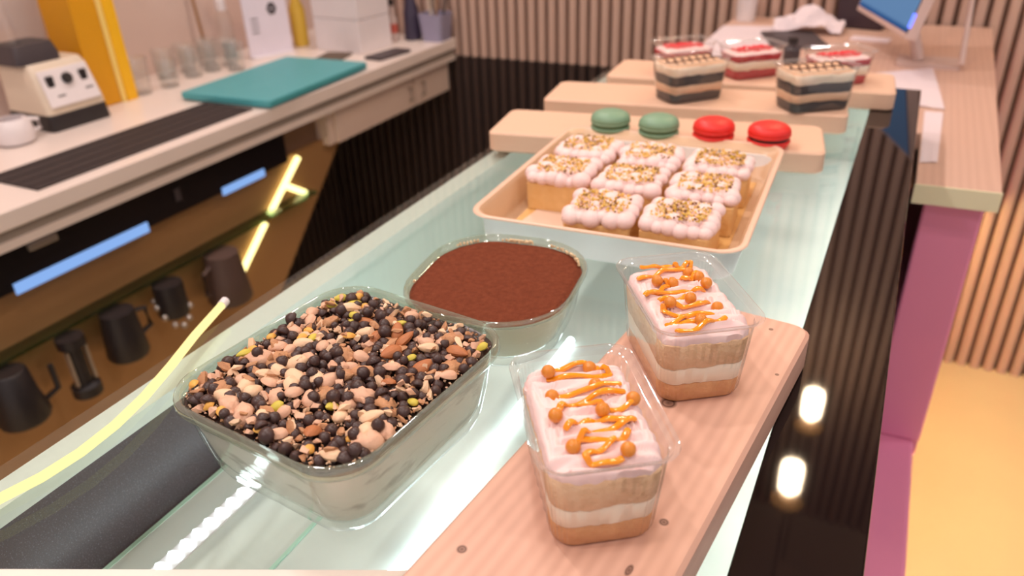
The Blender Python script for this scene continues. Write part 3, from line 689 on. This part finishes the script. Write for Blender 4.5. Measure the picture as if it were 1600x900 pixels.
# dark cups hanging under the glass shelf
cup_brown = pm('brown_ceramic', lin(84, 64, 58), rough=.5, scale=30)
def mug(y, label, r0, r1, h, mat, handle=0, studs=False, name='mug'):
    t = thing(name, (-1.44, y, -.486), label, name.replace('_', ' '), 0, 'dark cups hanging below the glass shelf')
    MB().lathe([(r0*.5, 0), (r0, -.002), (r0*1.02, -.012), ((r0+r1)/2, -h*.5), (r1, -h+.008), (r1*.92, -h), (r1*.4, -h)], n=24).build('body', mat, t)
    if handle:
        MB().tube([(0, handle*r0*.98, -h*.18), (.006, handle*(r0+.028), -h*.22), (.006, handle*(r0+.032), -h*.62), (0, handle*r1*.96, -h*.72)], .006, 8).build('handle', mat, t)
    if studs:
        sm = MB().ball((0, 0, 0), .008, 8, 5).mesh('stud'); sm.materials.append(steel_m)
        for k in range(9):
            a = PI*(-1.05+.16*k); put('stud', sm, None, t, (r1*1.02*math.cos(a), r1*1.02*math.sin(a), -h*.86+.03*math.sin(k*.8)))
    return t
mug(.905, 'black mug with side handle hanging third from the bright LED bar', .036, .045, .115, black_m, 1)
mug(1.045, 'dark studded cup hanging between the black mug and brown pitcher', .034, .036, .085, black_m, 0, True, 'cup')
mug(1.215, 'brown pitcher with handle hanging closest to the LED bar', .042, .056, .135, cup_brown, -1, False, 'pitcher')
tt = thing('coffee_tool', (-1.44, .79, -.486), 'black cylindrical coffee tool with pale side strips below the glass shelf', 'coffee tool', 0, 'dark cups hanging below the glass shelf')
MB().lathe([(.028, 0), (.028, -.022), (.016, -.026), (.016, -.115), (.030, -.120), (.030, -.142)], n=20).build('body', black_m, tt)
for s in (-1, 1): MB().box(.004, .012, s*.021-.003, s*.021+.003, -.112, -.028).build('side_strip', steel_m, tt, smooth=False)
tt = thing('milk_pitcher', (-1.44, .655, -.486), 'black jug with upright handle at the near end of the shelf', 'jug', 0, 'dark cups hanging below the glass shelf')
MB().lathe([(.03, 0), (.034, -.004), (.04, -.06), (.05, -.105), (.046, -.115)], n=20).build('body', black_m, tt)
MB().tube([(.0, .048, -.10), (.01, .075, -.085), (.01, .075, -.03)], .006, 8).build('handle', black_m, tt)

# ---- things on the counter
def on_ctr(name, x, y, label, cat, rz=0, group=None): return thing(name, (x, y, ZC), label, cat, rz, group)
# blender: base facing +x
bl = on_ctr('blender', -1.865, 1.195, 'countertop blender with white front panel, black foot and clear jar', 'blender', math.radians(-2))
MB().loft([rrect(.17, .158, .012, 0, 4), rrect(.172, .160, .012, .004, 4), rrect(.166, .156, .012, .036, 4), rrect(.160, .152, .012, .040, 4)], True, True).build('foot', black_m, bl, angle=30)
body = MB().loft([rrect(.166, .156, .014, .040, 4), rrect(.162, .154, .014, .060, 4), [(x-.012, y, z) for x, y, z in rrect(.136, .146, .014, .138, 4)], [(x-.016, y, z) for x, y, z in rrect(.122, .136, .014, .152, 4)]], True, True).build('body', cream_plastic, bl, angle=30)
fp = MB().add([(.0835, -.066, .056), (.0835, .066, .056), (.0585, .064, .138), (.0585, -.064, .138), (.0870, -.066, .056), (.0870, .066, .056), (.0620, .064, .138), (.0620, -.064, .138)],
              [(3, 2, 1, 0), (4, 5, 6, 7), (0, 1, 5, 4), (1, 2, 6, 5), (2, 3, 7, 6), (3, 0, 4, 7)]).build('front_panel', white_m, bl, bevel=.003)
def fpx(z): return .0870-.025*(z-.056)/.082
for yy in (-.043, .043):
    z0 = .112; MB().box(fpx(z0)-.004, fpx(z0)+.004, yy-.009, yy+.009, z0-.013, z0+.013).build('switch', black_m, bl, bevel=.002)
kb = MB(); kb.lathe([(.013, 0), (.013, .008), (.010, .012)], n=20); kb.build('knob', black_m, bl, loc=(fpx(.112)-.002, 0, .112), rot=(0, math.radians(73), 0))
for yy, zz in ((-.03, .078), (.045, .082)): MB().box(fpx(zz)-.001, fpx(zz)+.0006, yy-.010, yy+.010, zz-.002, zz+.002).build('print_mark', darkgrey_m, bl, smooth=False)
MB().loft([[(x-.016, y-.03, z) for x, y, z in rrect(.105, .110, .01, .152, 4)], [(x-.016, y-.03, z) for x, y, z in rrect(.105, .110, .01, .170, 4)], [(x-.016, y-.03, z) for x, y, z in rrect(.092, .096, .01, .196, 4)]], True, True).build('jar_seat', darkgrey_m, bl, angle=30)
MB().loft([[(x-.016, y-.03, z) for x, y, z in rrect(.085, .088, .02, .196, 4)], [(x-.016, y-.03, z) for x, y, z in rrect(.100, .104, .024, .30, 4)], [(x-.016, y-.03, z) for x, y, z in rrect(.125, .130, .028, .46, 4)]], True).build('jar', tumbler_glass, bl, angle=60)
# white cup at the frame edge
cu = on_ctr('white_jug', -1.80, 1.030, 'rounded white jug beside the blender at the left edge', 'jug')
MB().lathe([(.030, 0), (.040, .006), (.044, .025), (.040, .048), (.033, .058), (.029, .058), (.034, .046), (.036, .02), (.02, .008)], n=28).build('body', white_m, cu)
MB().tube([(0, .042, .018), (.008, .060, .022), (.008, .060, .042), (0, .038, .048)], .005, 8).build('handle', white_m, cu)
# yellow carton
yc = on_ctr('yellow_carton', -1.925, 1.375, 'tall bright yellow carton standing behind the blender', 'carton', math.radians(0))
MB().box(-.055, .062, -.075, -.002, .001, .42).build('amber_side', amber_m, yc, bevel=.002)
MB().box(-.055, .066, -.002, .012, .0, .42).build('pale_edge', pale_yellow_m, yc, bevel=.002)
MB().box(-.055, .070, .012, .045, .0, .42).build('yellow_side', yellow_m, yc, bevel=.002)
# glasses
def tumbler(x, y, r, h, label, grp='clear glass tumblers on the work counter'):
    t = on_ctr('glass_tumbler', x, y, label, 'glass', 0, grp)
    MB().lathe([(r*.3, .001), (r*.80, 0), (r*.84, .004), (r*.92, h*.5), (r, h-.002), (r*.97, h), (r*.93, h-.002), (r*.86, h*.5), (r*.76, .010), (r*.3, .010)], n=20).build('wall', tumbler_glass, t, angle=60)
    MB().lathe([(r*.5, 0.0008), (r*.82, .0008), (r*.84, .006), (r*.7, .009)], n=20).build('thick_base', tumbler_glass, t)
tumbler(-1.885, 1.455, .034, .10, 'clear glass tumbler nearest the yellow carton')
tumbler(-1.872, 1.545, .030, .075, 'short clear glass tumbler second from the yellow carton')
gl_spots = [(-1.965, 1.62), (-1.90, 1.66), (-1.965, 1.70), (-1.90, 1.735), (-1.965, 1.785), (-1.90, 1.81), (-1.835, 1.77)]
gl_words = ['at the near end of the back row', 'at the near end of the front row', 'second in the back row', 'second in the front row', 'last in the back row', 'third in the front row', 'closest to the white sign card']
for (x, y), wd in zip(gl_spots, gl_words): tumbler(x, y, .031, .085, 'clear tumbler of the glass cluster, '+wd)
# clear bottle and stick behind the tumblers
bt = on_ctr('pump_bottle', -1.985, 1.90, 'clear pale bottle with white cap behind the tumbler cluster', 'bottle')
MB().lathe([(.022, 0), (.026, .004), (.026, .12), (.020, .14), (.012, .15)], n=20).build('body', tumbler_glass, bt); MB().lathe([(.016, .148), (.016, .18), (.010, .185)], n=16).build('cap', white_m, bt)
st = on_ctr('wooden_stick', -2.02, 1.83, 'thin brown stick leaning upright behind the tumblers', 'stick'); MB().tube([(.01, 0, .005), (-.01, 0, .26)], .005, 8).build('shaft', pm('brown_stick', lin(150, 110, 76), rough=.6), st)
# sign card
sg = on_ctr('sign_card', -1.868, 1.968, 'upright white sign card with dark round emblem by the tumblers', 'sign', math.radians(-22))
MB().box(-.003, .003, -.075, .075, .002, .215).build('panel', pm('sign_white', lin(222, 214, 226), rough=.3), sg, bevel=.001)
MB().box(-.025, .025, -.072, .072, 0, .006).build('base', white_m, sg, bevel=.001)
emb = MB()
for k in range(6):
    a = k*PI/3; emb.ball((.0035, .022+.010*math.cos(a), .145+.012*math.sin(a)), .007, 8, 5, (.2, 1, 1.2))
emb.build('emblem', darkgrey_m, sg)
for k in range(4): MB().box(.0028, .0036, -.055, -.030, .118-.014*k, .122-.014*k).build('text_line', darkgrey_m, sg, smooth=False)
# bottles with orange and yellow
for (x, y, col, lab) in ((-1.945, 2.115, lin(216, 120, 40), 'orange bottle between the sign card and white boxes'), (-1.875, 2.125, lin(216, 178, 70), 'yellow bottle against the white boxes')):
    t = on_ctr('syrup_bottle', x, y, lab, 'bottle', 0, 'syrup bottles'); mm = pm('syrup', col, rough=.25, scale=12)
    MB().lathe([(.022, 0), (.026, .004), (.026, .12), (.012, .16), (.011, .20)], n=20).build('body', mm, t); MB().lathe([(.014, .198), (.014, .225)], n=16).build('cap', black_m, t)
# white boxes, one on the other
for z0, lab in ((0, 'lower of two white cardboard boxes stacked by the sign card'), (.105, 'upper of two white cardboard boxes stacked by the sign card')):
    t = thing('cardboard_box', (-1.676, 2.158, ZC+z0+.0005), lab, 'box', math.radians(-6), 'stacked white boxes')
    MB().box(-.10, .10, -.077, .077, 0, .1035).build('carton', white_m, t, bevel=.002); MB().box(-.1003, .1003, -.006, .006, .1030, .1042).build('flap_seam', cream_plastic, t, smooth=False)
# dark flat things
o = tag(MB().loft([rrect(.07, .15, .008, 0, 4), rrect(.07, .15, .008, .009, 4)], True, True).build('dark_tray', darkgrey_m, None, loc=(-1.492, 2.086, ZC), rot=(0, 0, math.radians(-8)), angle=30), 'small dark flat tray before the white boxes', 'tray')
o = tag(MB().loft([rrect(.09, .17, .008, 0, 4), rrect(.09, .17, .008, .006, 4)], True, True).build('dark_folder', pm('dark_brown_board', lin(92, 76, 62), rough=.6), None, loc=(-1.640, 1.975, ZC), rot=(0, 0, math.radians(14)), angle=30), 'dark flat folder between teal board and white boxes', 'folder')
# teal chopping board
tb = tag(MB().loft([rrect(.296, .446, .008, 0, 4), rrect(.30, .45, .010, .002, 4), rrect(.30, .45, .010, .016, 4), rrect(.296, .446, .008, .018, 4)], True, True).build('chopping_board', teal_m, None, loc=(-1.578, 1.672, ZC+.0045), rot=(0, 0, math.radians(2.5)), angle=30), 'teal plastic chopping board lying on the work counter', 'chopping board')
# black mat
mt = thing('bar_mat', (-1.548, 1.13, ZC), 'long black rubber bar mat along the counter front', 'mat')
MB().box(-.083, .083, -.285, .31, .0, .004).build('mat', mat_m, mt, bevel=.001)
for k in range(4): MB().box(-.066+.04*k-.004, -.066+.04*k+.004, -.28, .30, .004, .0052).build('rib', mat_m, mt, smooth=False)
# bottles and bin at the far end
t = on_ctr('small_bottle', -1.60, 2.285, 'small pale bottle with red label beside the white boxes', 'bottle'); MB().lathe([(.012, 0), (.015, .003), (.015, .075), (.008, .09), (.008, .12)], n=16).build('body', pm('pale_bottle', lin(196, 176, 170), rough=.3), t)
MB().lathe([(.0155, .03), (.0155, .06)], n=16).build('label', pm('red_label', lin(190, 90, 76), rough=.5), t); MB().lathe([(.009, .119), (.009, .14)], n=12).build('cap', black_m, t)
t = on_ctr('navy_bottle', -1.555, 2.335, 'dark navy bottle standing before the grey bin', 'bottle'); MB().lathe([(.026, 0), (.03, .004), (.028, .09), (.018, .13), (.014, .17)], n=20).build('body', pm('navy_bottle_glass', lin(60, 52, 72), rough=.3), t)
MB().lathe([(.016, .168), (.016, .19)], n=12).build('cap', black_m, t)
t = on_ctr('utensil_bin', -1.468, 2.350, 'grey blue tapered bin at the far end of the counter', 'bin')
MB().loft([rrect(.075, .075, .012, 0, 5), rrect(.095, .09, .014, .09, 5), rrect(.091, .086, .014, .09, 5), rrect(.072, .072, .012, .006, 5)], True, True).build('bin', pm('grey_blue_plastic', lin(150, 146, 172), rough=.4), t, angle=30)
for k, (dx, dy) in enumerate(((-.02, .01), (.012, -.014), (.022, .016), (0, 0))): MB().tube([(dx*.6, dy*.6, .008), (dx*1.6, dy*1.4, .135+.01*k)], .0045, 8).build('utensil_handle', [cream_plastic, MATS['brown_stick'], black_m, steel_m][k], t)

# ------------------------------------------------------------------ table at the far right
ZT = -.076
tbl = thing('counter_table', (0, 0, FL), 'pale wood topped service table on pink panel at the end of the case', 'table')
poly = [(.046, 1.167), (.152, 1.171), (.186, 2.41), (-.47, 2.41), (-.47, 1.41), (.046, 1.41)]
MB().prism(poly, L(ZT-.027), L(ZT)).build('tabletop', table_m, tbl, smooth=False)
MB().prism([(.045, 1.163), (.153, 1.167), (.153, 1.1705), (.045, 1.1665)], L(ZT-.0275), L(ZT+.0005)).build('front_edging', table_edge_m, tbl, smooth=False)
MB().prism([(.062, 1.185), (.140, 1.188), (.140, 1.208), (.062, 1.205)], L(-.53), L(ZT-.027)).build('pink_panel', pink_m, tbl, bevel=.004)
MB().prism([(.140, 1.20), (.152, 2.40), (.13, 2.40), (.118, 1.20)], L(-.53), L(ZT-.027)).build('pink_side_panel', pink_m, tbl, smooth=False)
MB().box(-.45, -.42, 1.45, 2.38, 0, L(ZT-.027)).build('support_panel', slat_back, tbl, smooth=False)
MB().box(.034, .133, .30, 1.205, L(-.57), L(-.53)).build('plinth', pink_m, tbl, bevel=.006)
MB().box(.034, .085, .30, 1.205, 0, L(-.57)).build('toe_kick', pink_m, tbl, smooth=False)
MB().prism([(.05, 1.205), (.140, 1.205), (.152, 2.40), (.05, 2.40)], L(-.57), L(-.531)).build('plinth_end', pink_m, tbl, smooth=False)
MB().box(.05, .085, 1.205, 2.40, 0, L(-.57)).build('toe_kick', pink_m, tbl, smooth=False)
# warm toe lights under the plinth and table, shining on the floor and slats
toe = emis('warm_toe_light', (1.0, .78, .30, 1), 88)
MB().box(.086, .094, .35, 1.20, L(-.586), L(-.571)).build('toe_light', toe, tbl, smooth=False)
MB().box(.086, .094, 1.25, 2.36, L(-.586), L(-.571)).build('toe_light', toe, tbl, smooth=False)

def on_tbl(name, x, y, label, cat, rz=0, group=None): return thing(name, (x, y, ZT), label, cat, rz, group)
# monitor
mo = on_tbl('monitor', .045, 1.935, 'slim silver framed monitor with a blue lit screen', 'monitor', 0)
screen_m, n_, l_, out_ = nt('blue_screen')
e_ = n_.new('ShaderNodeEmission'); v_ = coords(n_, l_, (1, 1, 1)); sp = n_.new('ShaderNodeSeparateXYZ'); l_.new(v_, sp.inputs[0])
l_.new(ramp(n_, l_, sp.outputs['Z'], [(.0, lin(50, 92, 150)), (.018, lin(50, 92, 150)), (.024, lin(112, 150, 196)), (.5, lin(122, 158, 200))]), e_.inputs['Color']); e_.inputs['Strength'].default_value = .95
l_.new(e_.outputs[0], out_.inputs['Surface'])
silver = pm('silver_plastic', lin(206, 180, 172), rough=.4, scale=20)
hb = MB().box(-.15, .20, -.006, .018, 0, .26).build('housing', silver, mo, bevel=.003)
hb.location = (-.118, .045, .076); hb.rotation_euler = (math.radians(-14), 0, math.radians(-70))
MB().box(-.142, .196, -.0068, -.0058, .012, .252).build('screen', screen_m, hb, smooth=False)
MB().box(.196, .1995, -.0066, -.0056, .010, .254).build('black_line', black_m, hb, smooth=False)
MB().tube([(.062, -.045, .012), (.052, .03, .19), (.045, .06, .30)], [.006, .006, .006], 8).build('stand_leg', silver, mo)
MB().loft([[(x, y+.0, z) for x, y, z in rrect(.125, .09, .01, 0, 4)], rrect(.125, .09, .01, .008, 4)], True, True).build('stand_base', silver, mo, angle=30)
MB().tube([(-.02, 0, .006), (-.06, .04, .12)], .012, 8).build('stand_neck', silver, mo)
MB().box(-.004, .004, -.004, .004, .09, .10).build('power_light', emis('blue_led', (.15, .2, 1, 1), 3), mo, smooth=False, loc=(-.05, -.07, 0))
MB().box(.1965, .2010, -.0095, -.004, .022, .05).build('status_light', MATS['blue_led'], hb, smooth=False)
# papers
pap = pm('white_paper', lin(228, 214, 220), rough=.7, scale=10)
def sheet(name, pts, label, z=.0006, curl=.002):
    b = MB(); n = 8; g = []
    P = [Vector((p[0], p[1], 0)) for p in pts]
    for i in range(n+1):
        for j in range(n+1):
            u, v = i/n, j/n; q = P[0]*(1-u)*(1-v)+P[1]*u*(1-v)+P[2]*u*v+P[3]*(1-u)*v
            g.append((q.x, q.y, .0006+curl*abs(nz(u*2, v*2, z*900))))
    f = [(i*(n+1)+j, (i+1)*(n+1)+j, (i+1)*(n+1)+j+1, i*(n+1)+j+1) for i in range(n) for j in range(n)]
    b.add(g, f); m_ = len(g); b.add([(x, y, z_-.0004) for x, y, z_ in g], [tuple(reversed(q)) for q in f])
    return tag(b.build(name, pap, None, loc=(0, 0, ZT+z)), label, 'paper', 'papers on the service table')
sheet('paper_sheet', [(-.055, 1.60), (.080, 1.57), (.056, 1.895), (-.050, 1.815)], 'white paper sheet lying past the end of the black band')
sheet('paper_sheet', [(.048, 1.26), (.072, 1.27), (.078, 1.55), (.048, 1.55)], 'narrow white paper slip along the table edge by the black band', z=.0002)
sheet('paper_sheet', [(-.46, 1.80), (-.30, 1.78), (-.32, 2.28), (-.47, 2.25)], 'white paper sheet lying behind the red cakes', z=.0003)
# crumpled napkin
b = MB(); n = 16; g = []
for i in range(n+1):
    for j in range(n+1):
        u, v = i/n*2-1, j/n*2-1; r = math.hypot(u, v)
        g.append((u*.085+.01*nz(u*3, v*3, 1), v*.05+.01*nz(u*3, v*3, 2), max(.001, .055*max(0, 1-r*.85)+.022*nz(u*2.6, v*2.6, 5)+.006)))
f = [(i*(n+1)+j, (i+1)*(n+1)+j, (i+1)*(n+1)+j+1, i*(n+1)+j+1) for i in range(n) for j in range(n)]
b.add(g, f); b.add([(x, y, z-.001) for x, y, z in g], [tuple(reversed(q)) for q in f])
tag(b.build('crumpled_napkin', pap, None, loc=(-.245, 2.235, ZT+.007), angle=30), 'crumpled white napkin on the service table', 'napkin')
# dark clipboard, dark box, cup, card, small bottle
o = tag(MB().loft([rrect(.13, .19, .006, 0, 4), rrect(.13, .19, .006, .006, 4)], True, True).build('clipboard', darkgrey_m, None, loc=(-.262, 2.10, ZT+.0005), rot=(0, 0, math.radians(20)), angle=30), 'dark grey clipboard lying before the napkin', 'clipboard')
t = on_tbl('receipt_printer', -.125, 2.345, 'dark receipt printer behind the crumpled napkin', 'printer', math.radians(-12))
MB().box(-.055, .065, -.05, .05, 0, .13).build('body', pm('aubergine_plastic', lin(58, 42, 50), rough=.4), t, bevel=.006); MB().box(-.04, .05, -.0515, -.049, .09, .098).build('paper_slot', black_m, t, smooth=False)
t = on_tbl('paper_cup', -.43, 2.345, 'plain white cup standing by the slatted wall', 'cup')
MB().lathe([(.02, 0), (.026, .001), (.030, .085), (.032, .09), (.029, .09), (.025, .01)], n=24).build('cup', white_m, t)
o = tag(MB().box(-.045, .045, -.022, .022, 0, .004).build('card_stack', pap, None, bevel=.0008, loc=(-.088, 2.165, ZT), rot=(0, 0, math.radians(-8))), 'small white card under the monitor corner', 'card')
t = on_tbl('sanitiser_bottle', -.232, 1.86, 'small dark bottle behind the middle red velvet cake', 'bottle')
MB().lathe([(.016, 0), (.018, .003), (.018, .03), (.010, .036), (.010, .044)], n=16).build('body', darkgrey_m, t); MB().lathe([(.011, .043), (.011, .055)], n=12).build('cap', black_m, t)

# ------------------------------------------------------------------ pendant lamps over the far end of the case
bulb_m = emis('pendant_bulb', (1.0, .76, .50, 1), 150)
disc_m = pm('brass_disc', lin(196, 150, 100), rough=.4, metal=.4, scale=20)
for x, y, lab in ((-.059, 2.17, 'warm pendant lamp nearest the slatted wall'), (-.068, 1.80, 'warm pendant lamp over the service table')):
    t = thing('pendant_lamp', (x, y, 1.2), lab, 'lamp', 0, 'pendant lamps')
    MB().lathe([(.016, -.055), (.030, -.045), (.032, -.02), (.030, .04), (.018, .055)], n=20).build('bulb', bulb_m, t)
    MB().lathe([(.012, .055), (.045, .085), (.045, .092), (.012, .096)], n=24).build('shade_disc', disc_m, t)
    MB().tube([(0, 0, .095), (0, 0, .70)], .003, 8).build('cord', black_m, t)
